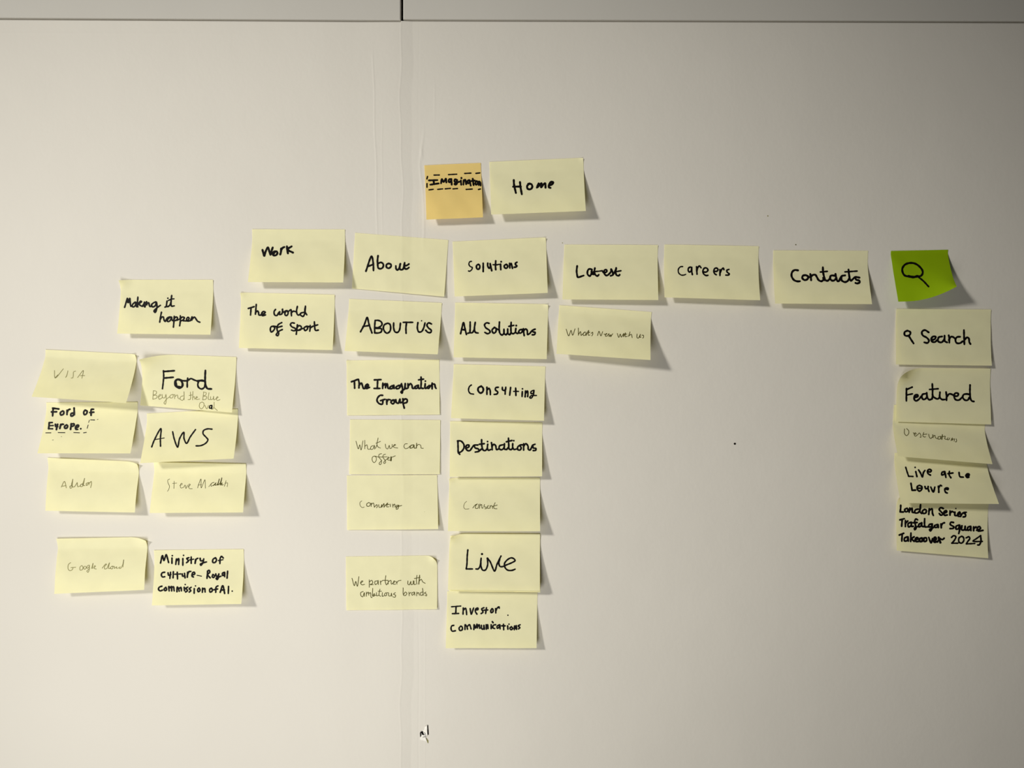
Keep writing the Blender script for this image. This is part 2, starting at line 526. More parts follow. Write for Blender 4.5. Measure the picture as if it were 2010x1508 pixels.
note(label='yellow sticky note reading Contacts, beside the green note', crop=(1505, 480, 9.136),
     c=[(1518, 492), (1703.7, 492.6), (1711.7, 597.3), (1521.4, 596)], h=(12, 17),
     ink=[(MK, M_INK, 33, '''560,465 500,460 455,495 445,570 490,640 550,662 595,660
700,550 650,560 635,600 680,640 730,620 745,580 700,550
780,530 790,590 795,640;740,590 790,580 820,550 870,545 900,590 930,640 980,660 1010,640
1005,410 1010,500 1030,590 1050,640 1095,650 1130,610;27|960,495 1085,483;1030,640 1012,600
1215,560 1150,560 1135,600 1160,645 1210,645 1240,610;1232,530 1245,600 1270,660 1300,650
1405,555 1350,565 1320,600 1300,650;1340,590 1340,640 1400,675 1450,655 1480,610
1465,450 1475,540 1490,620 1510,650 1545,620;26|1400,492 1620,478
1545,620 1590,585 1660,595;1590,590 1600,630 1660,650 1665,680 1620,700 1590,690''')])
note(label='bright green square sticky note with a drawn magnifying glass', m=M_GRN, crop=(1735, 480, 9.136),
     c=[(1748, 493), (1860.7, 490.4), (1875.0, 589.5), (1763, 592.5)], h=(17, 24), v0=0.06, p=1.05,
     curl=[(1, 1, 96, 18, -12, -23)],
     ink=[('magnifier_drawing', M_INK, 33, '''600,570 650,570 690,530 690,470 640,400 560,345 470,332 380,360 330,430 335,500 370,555 440,575 530,585 610,575
40|440,570 530,585 600,570
28|625,590 700,650 800,755''')])
note(label='yellow sticky note reading Making it happen, left of The world of Sport', crop=(225, 540, 9.571),
     c=[(237, 549.5), (418.3, 549.5), (413, 657.2), (230.2, 655)], h=(12, 12.5),
     curl=[(0, 0, 28, 5, 0, 2)],
     ink=[(MK, M_INK, 27, '''188,608 215,520 240,440 255,520 285,440 295,540 305,590
385,510 340,550 330,590 360,600 395,560 400,510 400,560 415,600
437,415 430,520 435,600;435,560 490,490 505,500 460,545 480,570 520,590
520,590 555,530 560,510 550,580 570,600
570,600 600,500 605,560;605,540 640,520 650,560 665,595 700,580
770,505 720,530 690,570 710,600 760,580 785,510 795,560 790,640 760,705 740,680 790,620 860,570
#985,490 975,560 970,590 945,605;28|1000,437
970,595 1010,590 1050,540 1072,385;1072,385 1060,520 1070,585 1120,580;22|1010,480 1060,455 1115,448
#880,700 860,800 848,885;855,840 890,790 915,790 930,850 950,875
950,875 1000,800 1050,790 1000,830 990,870 1020,875 1060,830 1070,790 1075,840 1090,860
1120,775 1115,860 1105,980;1110,840 1150,790 1180,800 1170,840 1130,860
1235,765 1235,860 1222,955;1170,850 1235,820 1270,790 1310,800 1290,840 1240,865
1290,860 1360,860 1400,820 1380,795 1350,830 1370,865 1420,860
1430,850 1455,785 1450,850;1450,840 1500,790 1530,830 1560,870 1600,887''')])
note(label='yellow sticky note reading The world of Sport, under Work', crop=(460, 565, 9.136),
     c=[(473, 574.5), (657, 579), (652.9, 687.4), (468.8, 683.2)], h=(9, 10),
     curl=[(0, 0, 16, 2.5, 0, 1)],
     ink=[(MK, M_INK, 26, '''250,372 355,340;300,360 290,490
393,300 378,475;378,450 415,415 435,450 440,490 480,490
480,485 530,465 555,440 525,425 490,460 500,500 560,487
#738,390 712,430 725,490 760,500 800,440 815,430 805,480 850,470 865,385
860,390 880,440 930,410 905,460 915,495 945,495 965,450 945,410
965,430 1015,395 1020,450 1025,505;1020,450 1060,420 1095,430
1130,335 1115,430 1140,490 1180,480
1255,440 1195,455 1180,480 1230,515 1260,470 1275,330;1275,330 1265,430 1300,487
#700,690 660,700 645,740 660,795 700,770 725,720 700,690 760,700
850,625 790,660 765,710 770,770 795,820 780,860 750,845 770,810 800,780 860,750;765,715 855,690
#1075,635 1030,630 1005,660 1030,700 1090,730 1100,760 1060,772 1025,760
1130,665 1120,760 1110,835;1120,720 1160,680 1200,700 1190,750 1140,765 1230,730
1300,690 1250,720 1270,770 1310,740 1310,700 1290,690 1350,700
1360,675 1360,720 1352,780;1360,720 1410,690
1435,610 1440,700 1455,765 1505,760;1400,695 1495,665''')])
note(label='yellow sticky note reading ABOUT US in capitals, under About', crop=(670, 580, 9.349),
     c=[(685.5, 587), (867.3, 595), (859.3, 695.8), (676.4, 689.1)], h=(14, 18),
     ink=[(MK, M_INK, 28, '''352,668 420,540 475,405 500,500 530,600 562,690;400,570 500,555
620,460 612,560 612,690;620,460 680,460 735,490 745,540 680,590 625,592;36|640,600 700,600;700,600 740,620 730,670 680,690 612,690
850,510 790,540 770,600 800,670 840,695 890,660 905,590 890,530 850,510
960,505 960,600 985,670 1030,680 1065,640 1085,510
1135,495 1310,495;1195,505 1185,600 1188,695
#1405,500 1395,600 1420,670 1470,665 1510,600 1535,505
1655,525 1600,505 1570,545 1600,600 1650,640 1640,680 1590,680 1548,640
22|1472,467''')])
note(label='yellow sticky note reading All Solutions, under Solutions', crop=(880, 590, 9.571),
     c=[(893.6, 594.5), (1076.5, 597.5), (1073.1, 705), (890.4, 701.6)], h=(11, 11.5),
     curl=[(1, 0, 14, 2.5, -1, 1)],
     ink=[(MK, M_INK, 29, '''230,625 255,520 285,415 310,520 340,640;250,545 320,555
410,405 408,550 400,605 370,615;400,605 450,605 490,540
505,410 490,540 510,600 560,612
#765,430 720,420 680,455 700,510 770,560 785,595 740,625 685,600
865,505 820,560 850,615 890,590 895,530 865,505 940,550
960,405 955,530 970,620 1010,650 1040,620 1045,540
1045,540 1050,620 1080,645 1110,610 1115,535
1115,540 1120,620 1150,645 1180,600
1180,410 1175,520 1185,610 1220,625 1255,600;1135,487 1230,468
1268,525 1265,600 1300,620 1330,600;34|1275,472
1390,545 1340,555 1320,600 1350,615 1385,590 1400,550
1410,530 1415,600 1425,660;1415,570 1450,535 1480,560 1490,640 1530,620
1530,620 1580,560 1630,540;1580,560 1590,590 1630,600 1620,640 1575,645''')])
note(label='yellow sticky note with thin writing Whats New with us, under Latest', crop=(1085, 595, 8.375),
     c=[(1098.1, 599.5), (1279, 612.9), (1276.9, 707), (1092.2, 694.7)], h=(17, 30), v0=0.12,
     ink=[(PN, M_PEN, 11.5, '''220,430 262,540 300,450 325,530 365,425
420,412 422,532;422,520 455,470 465,535
465,535 530,475 500,500 505,535 540,520 545,480 545,535
545,535 590,450 585,530 610,525;560,500 610,480
630,500 655,480 655,520 640,540
#735,535 760,465 790,540 820,470
840,510 870,520 890,500 870,510 865,545 900,540
900,530 925,505 925,550 955,520 950,555 985,505
#1060,500 1085,565 1110,510 1125,560 1165,500
1165,500 1160,555
1160,555 1195,490 1190,555 1225,545;1180,520 1220,510
1270,475 1245,550;1250,540 1290,515 1305,570
#1385,510 1385,570 1405,578 1440,515 1430,565 1450,560
1465,530 1490,530 1490,565 1478,577''')])
note(label='leftmost upper yellow note, faint four-letter pencil word in capitals, strongly lifted', crop=(60, 680, 8.933),
     c=[(90, 686.7), (268.2, 695.5), (247.5, 791.4), (62.2, 779)], h=(24, 27), v0=0.15, base=0.6,
     curl=[(1, 0, 14, 3, -1, 1)],
     ink=[(PN, M_FAINT, 10, '''420,425 432,555 575,395;12|430,555 480,500;655,430 632,520 615,545;790,435 755,450 750,510 740,550 712,558
825,548 925,425 900,560;875,515 950,513''')])
note(label='yellow note with bold black four-letter word over three lines of thin pen writing', crop=(270, 690, 9.349),
     c=[(283, 694.5), (464.1, 701.2), (455.6, 810.1), (275.3, 795.9)], h=(4, 9), base=0.6,
     curl=[(0, 0, 62, 12, -1, 12)],
     ink=[(MK, M_INK, 36, '''26|475,355 480,450 470,580 457,685;30|480,370 675,355;30|485,490 655,475
800,530 730,515 690,560 700,630 770,670 820,640 825,590 800,530;28|800,530 850,540 905,540;700,570 720,640 780,655
28|920,490 912,560 912,655;28|915,540 980,500 1040,525 1100,545
1100,545 1170,535 1240,545;28|1120,550 1105,610 1120,660 1175,690 1225,660 1240,600;32|1245,350 1240,480 1245,600 1280,680 1355,690
#20|1365,990 1325,1000 1320,1040 1350,1040 1365,1000 1360,1055'''),
          (PN, M_FAINT, 10, '''290,725 280,880;290,722 345,735 340,780 290,805 350,810 355,850 285,880
375,840 430,800 410,790 385,830 400,880 450,850
450,790 460,850 500,850 520,790 525,900 510,970 485,950 530,880 590,830
640,790 600,810 595,850 640,850 655,800 640,790 680,800
685,790 680,870;685,830 730,800 745,860 770,875
840,815 795,830 780,870 820,900 850,860 852,740 855,890
#970,745 965,880 925,885;945,810 1000,800
1015,735 1010,890;1010,850 1040,830 1050,880
1060,865 1100,840 1080,830 1075,880 1140,875
#1215,745 1195,890;1205,745 1260,760 1250,800 1210,820 1265,830 1255,875 1195,890
1310,755 1300,880 1330,885
1340,830 1345,885 1385,870 1395,825 1400,890 1440,870
1440,870 1480,840 1465,830 1445,860 1460,900 1515,885
#1185,930 1145,950 1135,1020 1170,1055 1215,1010 1215,950 1185,930
1235,990 1270,1055 1300,990
#1405,930 1400,1020 1380,1060 1370,1050;1400,1030 1465,1085''')])
note(label='yellow note with two marker lines and dashed underlining, second down at far left', crop=(65, 785, 9.136),
     c=[(91.3, 790.6), (270.5, 789.5), (256, 890.3), (73.8, 890.1)], h=(19, 18), v0=0.15,
     ink=[(MK, M_INK, 29, '''360,155 350,290;350,150 460,165;330,218 420,215
530,200 490,230 500,275 545,255 550,210 530,200
610,190 608,265;608,230 635,180 660,170
735,148 740,270;735,235 680,250 680,290 715,285 735,250
#935,185 908,220 920,265 955,255 968,205 935,185
1085,170 1045,175 1040,280;1015,228 1090,222
#290,410 280,520;24|290,410 345,408;24|285,465 360,462;24|275,520 350,520
400,440 405,480 440,480;440,440 430,480 418,535
495,440 480,515;485,480 515,440 545,440
600,450 565,480 570,512 605,505 620,465 600,450
685,430 672,530;680,440 730,430 735,460 685,480
765,500 810,485 815,460 790,455 762,490 770,530 800,530
855,520'''),
          ('dashed_underline', M_INK, 15, '''228,593 320,592;450,588 570,590;730,588 832,592;905,593 955,585;1032,360 1105,363;8|1145,357 1168,348
11|1010,365 995,408;13|988,452 970,512;12|508,660;8|345,722 365,720''')])
note(label='yellow note with three large black capitals ending in S, left side, middle row', crop=(265, 800, 9.136),
     c=[(288.5, 812.0), (467, 803.0), (458.7, 900.5), (274.9, 909.5)], h=(21, 20), v0=0.15,
     ink=[(MK, M_INK, 24, '''300,708 345,590 465,380 455,560 458,695;17|345,580 525,548
675,435 705,570 765,712 800,560 875,445 880,560 925,645 20|990,530 1085,398
1380,390 1300,385 1230,415 1220,470 1280,540 1308,580 1270,640 1180,685 1095,690'''.replace(' 20|', ' '))])
note(label='bright yellow note with faint six-letter pencil word, third down at far left', crop=(75, 895, 9.136),
     c=[(94.2, 898.8), (272.6, 906.5), (264.9, 1006.4), (89.2, 1002.8)], h=(12, 12), v0=0.22, bow=2.0,
     curl=[(1, 0, 26, 3.5, 0, 4)],
     ink=[(PN, M_FAINT, 12, '''415,560 470,460 505,575;430,545 500,535
600,540 570,545 575,580 605,570 612,500 620,420;620,420 600,540 640,560 700,480
700,480 705,540 710,555 750,540
800,500 760,520 765,555 800,540 832,405;832,405 800,530 840,535
900,480 860,500 870,535 910,480 910,520
920,490 950,460 955,500 940,570''')])
note(label='yellow note with faint two-word pencil name, right of the third far-left note', crop=(285, 900, 9.136),
     c=[(303, 907.5), (483, 910.5), (477.3, 1006.2), (293.8, 1007.3)], h=(15, 16), v0=0.2, bow=1.5,
     ink=[(PN, M_PEN, 8, '''440,370 405,390 410,440 435,500 420,560 400,590
520,410 515,540;490,450 565,445
620,490 665,460 650,445 630,480 640,530 690,520
690,520 715,480 730,540 760,480
770,510 810,470 790,460 780,500 790,540 845,545
#9|940,530 965,450 1000,370 1005,530 1040,450 1070,385 1080,535;950,480 1010,470
1140,510 1200,440 1240,430 1190,450 1180,500 1220,480
13|1220,490 1270,440 1250,480 1290,470 1330,370 1300,480
14|1300,480 1340,450 1375,350 1345,480
12|1345,480 1380,440 1370,480 1400,470
9|1420,500 1450,400;8|1430,450 1475,440 1470,510''')])
note(label='very bright yellow note with faint two-word pencil writing, lowest at far left', crop=(95, 1045, 9.136),
     c=[(112.5, 1057.0), (289, 1054.0), (283, 1158.3), (107, 1166)], h=(14, 15), v0=0.2, bow=2.5,
     curl=[(1, 0, 34, 5, 1, 6)],
     ink=[(PN, M_FAINT, 11, '''400,545 360,580 355,660 385,690 430,670 440,640;405,635 490,628
600,600 570,620 570,680 610,670 620,620 600,600
650,610 630,640 650,665 680,640 665,610
720,590 690,620 700,650 730,620 735,590 730,680 710,720 690,700 740,650
775,650 800,560 790,650
810,640 845,610 830,600 820,650 860,660
#965,645 1030,570 1045,575 1010,610 1010,660 1050,650
1050,650 1095,550 1080,650 1110,650
1140,610 1110,640 1140,660 1160,620 1140,610 1185,615
1185,620 1185,650 1225,620 1225,650 1240,650
1290,620 1260,640 1290,650 1330,590 1350,495 1335,625''')])
note(label='yellow note with three marker lines starting Ministry of, lower left', crop=(285, 1070, 9.136),
     c=[(302.5, 1080.4), (478.2, 1078.2), (473.8, 1185.8), (298.1, 1188.8)], h=(13, 15), v0=0.22,
     ink=[(MK, M_INK, 26, '''275,325 310,190 335,280 378,175 400,240 420,315
480,235 480,330;26|486,192
560,250 548,350;558,290 600,245 600,350
675,245 675,365;26|688,187
785,228 745,245 775,285 740,320
825,215 825,330;20|795,270 870,255
905,260 895,330;898,300 920,250 945,240
985,240 995,285 1040,280;1050,250 1035,320 1000,365 990,345 1040,320 1100,305
#1260,230 1215,260 1215,315 1250,315 1280,270 1260,230
1400,235 1370,205 1345,240 1340,335;20|1310,280 1395,265
#350,490 305,500 290,540 310,575 350,570
410,500 420,545 460,530;455,490 450,530 443,600
505,480 500,590
575,490 580,610;22|530,525 640,520
665,520 670,560 705,555;705,510 715,590
760,490 755,580;760,540 785,480 820,475
840,540 890,520 880,490 850,500 840,560 865,575
#18|930,545 1010,560
#1120,470 1108,600;1115,470 1145,455 1160,490 1120,530 1165,590
1215,530 1200,570 1225,585 1245,555 1215,530
1265,520 1275,560 1310,550;1320,520 1310,590 1290,620 1270,600 1360,560
1420,490 1385,510 1390,550 1420,530 1425,490 1425,570
1478,470 1468,595
#300,740 250,760 240,800 270,825 310,810
370,760 340,790 355,820 385,805 370,760
430,825 425,745 450,770 470,745 475,825;470,770 505,750 520,825
570,840 575,755 600,790 610,830;600,790 640,760 650,825
700,760 705,820;24|718,710
765,755 730,780 760,815 725,845
825,760 790,785 820,820 790,845
880,785 878,865;24|902,735
965,770 940,800 955,840 985,815 965,770
1025,850 1030,775;1030,800 1065,780 1075,845
#1185,775 1155,800 1165,845 1200,830 1200,790 1185,775
1305,735 1275,750 1265,850;1230,805 1300,790
#1345,850 1390,730 1425,870;1360,810 1420,805
1495,745 1490,870
24|1560,828''')])
note(label='flat yellow note with two marker lines ending in Group, under ABOUT US', crop=(670, 700, 9.571),
     c=[(680.4, 707.8), (862.2, 706.3), (863.3, 813.9), (681.5, 815.5)], h=(0.8, 1.1), p=1.8,
     curl=[(0, 0, 12, 1.5, 0, 0)],
     ink=[(MK, M_INK, 30, '''190,475 310,430;245,460 250,595
320,430 335,500 330,590;330,550 375,500 400,560 415,600 450,600
450,590 510,545 490,520 445,570 470,600 530,580
#620,440 745,435;682,445 675,600;615,600 725,600
780,500 775,600;775,560 825,510 830,590;830,560 860,510 880,600 910,600
960,550 920,570 910,600 960,600 985,540 990,600
1080,545 1030,570 1030,600 1080,600 1130,510;1080,545 1120,545;1130,510 1150,620 1140,690 1120,670 1190,610
1190,600 1200,510 1205,600 1240,600
1250,510 1255,590;1255,560 1300,510 1325,540 1340,600 1390,590
1430,545 1380,570 1390,600 1430,590 1445,540 1455,600 1500,590
1497,385 1500,500 1500,590 1540,600;1450,440 1545,425
1575,510 1575,600 1610,590;30|1578,463
1650,550 1610,580 1640,600 1665,560 1650,545
1705,500 1705,610;1670,560 1720,520 1750,520 1765,580 1780,600
#775,730 730,730 680,780 670,830 710,885 770,895 780,820;735,830 820,805
850,810 855,900;855,860 880,810 920,815
960,820 930,860 970,890 1000,850 970,820 1010,820
1025,810 1030,860 1070,880 1100,800 1105,870 1140,860
1155,795 1160,880 1182,970;1160,840 1190,800 1235,810 1230,860 1170,880''')])
note(label='flat yellow note in thin pen reading What we can offer', crop=(670, 815, 9.571), base=0.7,
     c=[(687.2, 823.9), (864.3, 824.9), (863.3, 931), (685.7, 931)], h=(0.9, 1.1), p=1.8,
     ink=[(PN, M_PEN, 11.5, '''275,490 320,635 345,560 370,655 405,485
440,475 440,635;440,590 480,560 500,640 540,640
600,575 560,590 550,640 590,640 620,570 625,640
690,430 670,560 690,600 735,620;640,625 670,560;650,530 735,495
#825,545 840,620 870,635 900,570 915,630 950,610 955,550
960,590 1020,560 1000,550 980,600 1060,620
#1240,540 1195,545 1175,590 1200,630 1250,620 1290,580
16|1360,560 1310,570 1290,620 1340,610 1365,565 1370,620 1400,620
16|1415,530 1410,620;1410,590 1450,550 1490,570 1500,620 1540,625
#620,770 585,790 580,850 615,895 655,850 650,790 620,770 700,790
755,725 710,740 705,790 750,850 750,910 725,935 710,910 760,850
830,735 790,750 780,790 820,850 830,895 805,910 795,890 850,830;700,790 860,785
850,830 900,800 880,790 870,840 920,850
22|935,790 932,855;935,800 1015,765''')])
note(label='yellow note in thin pen reading Consulting, under What we can offer', crop=(670, 925, 9.571),
     c=[(681, 933.9), (858, 932.8), (860, 1038.9), (681.5, 1040.5)], h=(1.2, 6.5), p=1.5,
     ink=[(PN, M_PEN, 13, '''9|385,560 350,590 355,650 395,685 430,675
515,590 475,620 485,660 530,655 545,610 515,590
560,600 560,665;560,630 600,600 620,680
620,680 665,630 675,670 660,690
700,630 710,680 740,680 760,630 760,680
760,680 800,610 800,680
800,680 870,600 850,670 890,670;820,640 900,625
920,620 920,670
965,620 970,680;970,650 1000,620 1010,680
1070,640 1030,650 1030,680 1070,650 1080,640 1060,710 1030,715 1040,680 1135,645'''),
          ('ink_speck', M_FAINT, 8, '1562,763')])
note(label='lone yellow note in thin pen reading We partner with ambitious brands', crop=(670, 1080, 9.571),
     c=[(678.9, 1093), (858.5, 1090.4), (858, 1196), (680, 1198)], h=(0.8, 2.0), p=1.6,
     curl=[(1, 0, 24, 6, -5, 6)],
     ink=[(PN, M_PEN, 13, '''200,530 245,670 270,590 300,680 330,500
365,620 405,585 385,580 360,620 390,655 435,645
#525,560 525,700;525,600 570,570 590,620 540,650 600,650
680,580 630,590 640,650 680,620 690,570 695,650
730,580 740,650;735,610 770,575 820,570
835,480 825,600 850,655 870,620;790,570 870,570
880,570 880,640;880,600 930,570 940,640 970,620
970,620 1010,590 990,580 975,640 1020,640
1030,590 1045,640;1040,620 1070,580 1120,570
#1250,580 1250,640 1275,655 1305,590 1310,650 1345,640 1350,580
1365,580 1370,650 1400,640
1420,475 1410,580 1420,640;1370,535 1480,515
18|1470,475 1455,640;1460,590 1500,550 1530,600 1575,625
#410,780 365,800 370,860 400,880 430,800 435,870
470,790 470,870;470,830 505,790 515,850;515,820 545,800 560,890 580,890
590,720 590,870 620,860 620,820 595,850 650,850
660,800 665,860 700,850
725,735 710,850 740,870;690,775 755,775
770,800 770,870 800,860
840,800 810,830 820,860 850,850 850,810 880,800
890,810 890,860 930,860 940,810 950,870
1015,800 980,830 1020,850 1010,885 970,880
#1160,710 1170,850 1210,850 1230,810 1200,790 1175,830
1270,790 1275,860;1275,820 1310,795
1360,790 1325,810 1330,850 1360,830 1375,790 1380,850
1420,790 1415,860;1420,820 1450,800 1465,850
1530,790 1490,800 1490,850 1530,840 1525,720 1540,850
1590,790 1560,810 1600,830 1600,860 1570,850''')])
note(label='yellow note in bold marker reading Consulting, under All Solutions', crop=(870, 705, 9.571),
     c=[(890.9, 715.4), (1070.6, 719.6), (1067.8, 826.2), (885.1, 821)], h=(12, 13),
     ink=[(MK, M_INK, 28, '''24|528,487 490,520 475,590 505,645 570,660
32|715,510 660,540 655,595 700,640 745,610 750,550 715,510
820,530 820,665;820,590 860,550 880,590 885,670
1035,530 985,540 980,580 1025,620 1010,655 955,665
1110,530 1115,580 1150,590 1175,560;1175,530 1165,590 1162,660
1265,535 1248,680
1360,545 1365,685;23|1320,608 1415,608
1485,610 1480,705;28|1488,560
1545,600 1538,710;1545,650 1580,600 1590,650 1585,705
24|1695,590 1650,610 1650,650 1690,640 1705,590 1690,680 1650,735 1625,725 1650,690 1750,685''')])
note(label='yellow note in bold marker reading Destinations, in the Solutions column', crop=(870, 820, 9.571),
     c=[(883.6, 827.3), (1064.5, 829.9), (1064.1, 935.2), (882.5, 936)], h=(10, 12),
     ink=[(MK, M_INK, 29, '''275,445 278,560 285,660 310,690;268,438 330,440 385,500 390,560 350,630 285,665
420,580 480,550 480,515 440,520 425,580 460,620 500,620 530,580
530,580 580,520 650,515;580,525 600,570 660,590 670,630 600,648
720,415 725,530 750,610 790,620 820,590;680,500 770,490;670,630 720,590
835,500 830,580 850,615 890,600;30|832,450
905,470 915,540 920,605;915,540 950,500 985,530 1000,600 1040,590
1120,510 1060,530 1050,580 1090,605 1140,570 1150,490 1150,590 1190,600
1225,385 1230,500 1240,590 1280,600 1300,570;1185,455 1290,430;1190,600 1225,560
1305,490 1305,560 1330,600 1370,590;30|1325,434
1440,520 1400,550 1400,600 1440,610 1465,570 1440,520 1500,510
1510,490 1510,610;1510,540 1550,490 1590,530 1600,600 1630,610 1650,580
1650,580 1680,520 1725,500;1680,520 1690,570 1740,580 1735,615 1690,620''')])
note(label='yellow note in thin pen reading Content, between Destinations and Live', crop=(870, 930, 9.571),
     c=[(882, 938.0), (1060, 938.4), (1060.2, 1043.2), (879.2, 1042.8)], h=(14, 17),
     curl=[(0, 0, 18, 2.5, 0, 1.5)],
     ink=[(PN, M_PEN, 12, '''8|440,520 400,560 385,630 410,665 485,660
555,645 600,590 640,570 610,600 605,650 650,650 665,590 665,575
690,570 680,655;690,600 720,580 730,650 750,640
775,580 765,620 800,630 810,655 780,660
820,630 850,600 835,610 830,650 870,650
880,600 880,650;880,620 910,600 930,655
975,545 945,620 960,655 1010,660;920,620 1015,590''')])
note(label='blank yellow note hidden behind the Live note, only its lower edge showing',
     c=[(884, 1052), (1060.5, 1052), (1060.4, 1163.2), (881.8, 1161.0)], h=(12.0, 12.8), base=0.35)
note(label='yellow note reading Live in large slim marker letters, above Investor', crop=(870, 1040, 9.571),
     c=[(882.5, 1047.5), (1060, 1048.4), (1059.6, 1160.4), (879.2, 1158.3)], h=(14, 15), base=1.3,
     curl=[(0, 0, 34, 5, 3, 7)],
     ink=[(MK, M_INK, 27, '''462,380 450,500 445,640 432,738;432,738 550,738
612,738 655,738 690,690 705,600 712,535;705,600 710,690 740,760 790,760 830,680 835,600 825,535;36|728,458
830,535 880,600 965,778 1010,650 1085,495
1060,560 1045,630 1065,690 1110,695 1180,665 1290,620 1350,580 1325,545 1275,530 1200,570 1150,640 1160,710 1210,760 1290,765 1350,742''')])
note(label='yellow note reading Investor communications, bottom of the Solutions column', crop=(865, 1150, 9.136),
     c=[(878, 1161), (1055, 1164), (1053.3, 1272.6), (874.9, 1272.6)], h=(10, 11), v0=0.22,
     ink=[(MK, M_INK, 25, '''22|195,378 360,365;275,375 270,495;208,502 322,498
405,400 400,510;402,450 445,405 460,460 465,520
528,410 548,510 590,400
620,440 670,425 665,400 635,410 620,460 650,510
775,395 735,415 750,450 760,475 725,500
820,395 805,500;770,440 845,435
920,410 898,445 905,485 935,470 935,420 920,410
985,410 988,490;985,460 1015,400 1045,380 1050,405
22|1205,530
#235,712 200,720 185,770 205,815 265,808
360,725 330,760 345,805 385,790 385,740 360,725
435,785 440,700 470,740 480,780;470,740 515,700 545,775
595,785 600,700 625,760 650,690 660,760;660,740 690,700 700,765
730,710 735,770 765,780 775,710 785,780
815,700 820,780;815,740 840,700 850,770
905,700 905,770;925,645 940,665
985,700 945,710 935,755 970,770
1050,700 1010,730 1015,765 1050,740 1060,700 1065,775
1125,690 1130,790;1095,720 1155,720
1200,720 1205,780;24|1225,690
1270,735 1240,760 1260,790 1290,770 1270,735
1320,790 1325,720 1360,785 1355,715
1425,700 1390,720 1420,755 1395,775''')])
note(label='yellow note reading Search beside a small magnifier, under the green note', crop=(1745, 600, 9.136),
     c=[(1759.2, 606.8), (1945.3, 607.9), (1946.6, 718), (1758.7, 715.8)], h=(5, 7), base=1.0,
     ink=[(MK, M_INK, 31, '''330,450 280,475 280,530 330,545 375,520 380,475 330,450;360,555 400,620 440,680
#710,480 640,440 590,470 600,530 680,580 715,630 690,670 630,660
755,620 820,600 835,560 790,555 755,600 770,645 820,655 860,620
950,555 890,570 880,640 940,660 990,600 995,540;995,560 1000,640 1040,660
1070,535 1080,600 1080,665;1070,620 1110,560 1150,565 1180,590
1275,560 1220,565 1190,610 1210,670 1270,675 1320,640
1342,440 1345,560 1350,695;1350,620 1400,570 1430,590 1440,660 1460,690''')])
note(label='yellow note reading Featured with a curled top left corner, under Search', crop=(1745, 710, 9.136),
     c=[(1761, 722.5), (1944.2, 723.7), (1945.5, 833.5), (1759.2, 828)], h=(3.5, 6), base=0.9,
     curl=[(0, 0, 52, 13, 1, 14)],
     ink=[(MK, M_INK, 30, '''312,485 310,600 310,705;28|318,500 415,458;26|315,600 420,578
450,650 520,620 510,595 460,610 450,670 480,705 530,680 580,620
660,575 600,590 590,650 620,680 670,650 675,560 685,640 720,685 770,670
775,400 780,520 785,620 820,650 870,670 910,640;27|725,500 880,487;770,670 785,610
912,550 910,640 950,680 1000,680
1022,545 1030,620 1030,695;1030,640 1080,580 1130,590 1170,620
1170,620 1230,615 1240,575 1190,565 1165,610 1190,680 1250,690 1310,640
1400,580 1340,590 1320,640 1360,690 1410,690 1440,640;1440,590 1400,580;1452,420 1450,560 1465,680 1490,710 1520,715''')])
note(label='yellow note in thin sloping pen reading Destinations, under Featured', crop=(1745, 825, 8.739),
     c=[(1754.5, 795), (1935, 803), (1948.1, 911.4), (1762.2, 896)], h=(18, 22), v0=0.38, base=0.35,
     ink=[(PN, M_PEN, 11.5, '''265,150 265,230 300,265 335,230 335,180 300,145
415,215 440,240 465,235 450,215 430,240 450,275 490,250
490,250 520,220 545,260 545,295 530,290
595,210 580,270 605,290 625,285;585,245 650,240
680,240 690,290 715,315 740,290
15|750,250 755,300;755,280 785,260 795,300 830,320
870,280 840,290 845,325 880,320 885,275 890,320
16|915,250 905,330;880,290 960,275
965,280 955,320 990,330
1010,300 1000,335 1030,330 1040,305
1060,350 1085,305 1080,350;1080,340 1120,320 1115,360
1150,320 1160,350 1150,375 1135,370''')])
note(label='yellow note with two marker lines beginning Live at, far right column', crop=(1745, 890, 8.739),
     c=[(1755.9, 889.5), (1937, 897.5), (1961, 989.6), (1767.9, 987.8)], h=(21, 29), v0=0.15,
     ink=[(MK, M_INK, 27, '''24|285,240 310,320 335,395;24|335,395 410,398
458,315 478,400;26|447,242
505,285 540,340 572,405 590,330 615,295
660,310 710,320 725,295 690,275 660,300 670,350 710,375
#955,315 910,325 905,370 945,360 955,315 975,415
1035,310 1030,370 1060,420;1010,350 1095,338
#1200,330 1215,400 1275,410
1315,380 1370,385 1375,360 1340,355 1315,385 1340,415 1370,410
#375,515 395,635;395,635 455,632
520,550 485,570 485,620 520,650 560,620 560,570 520,550;490,600 560,600
615,570 630,610 665,600;670,570 670,610 685,655
715,580 760,665 785,580
845,565 850,600 853,670;850,600 880,550 900,560
955,610 1010,620 1015,600 980,595 955,620 970,670 1000,682''')])
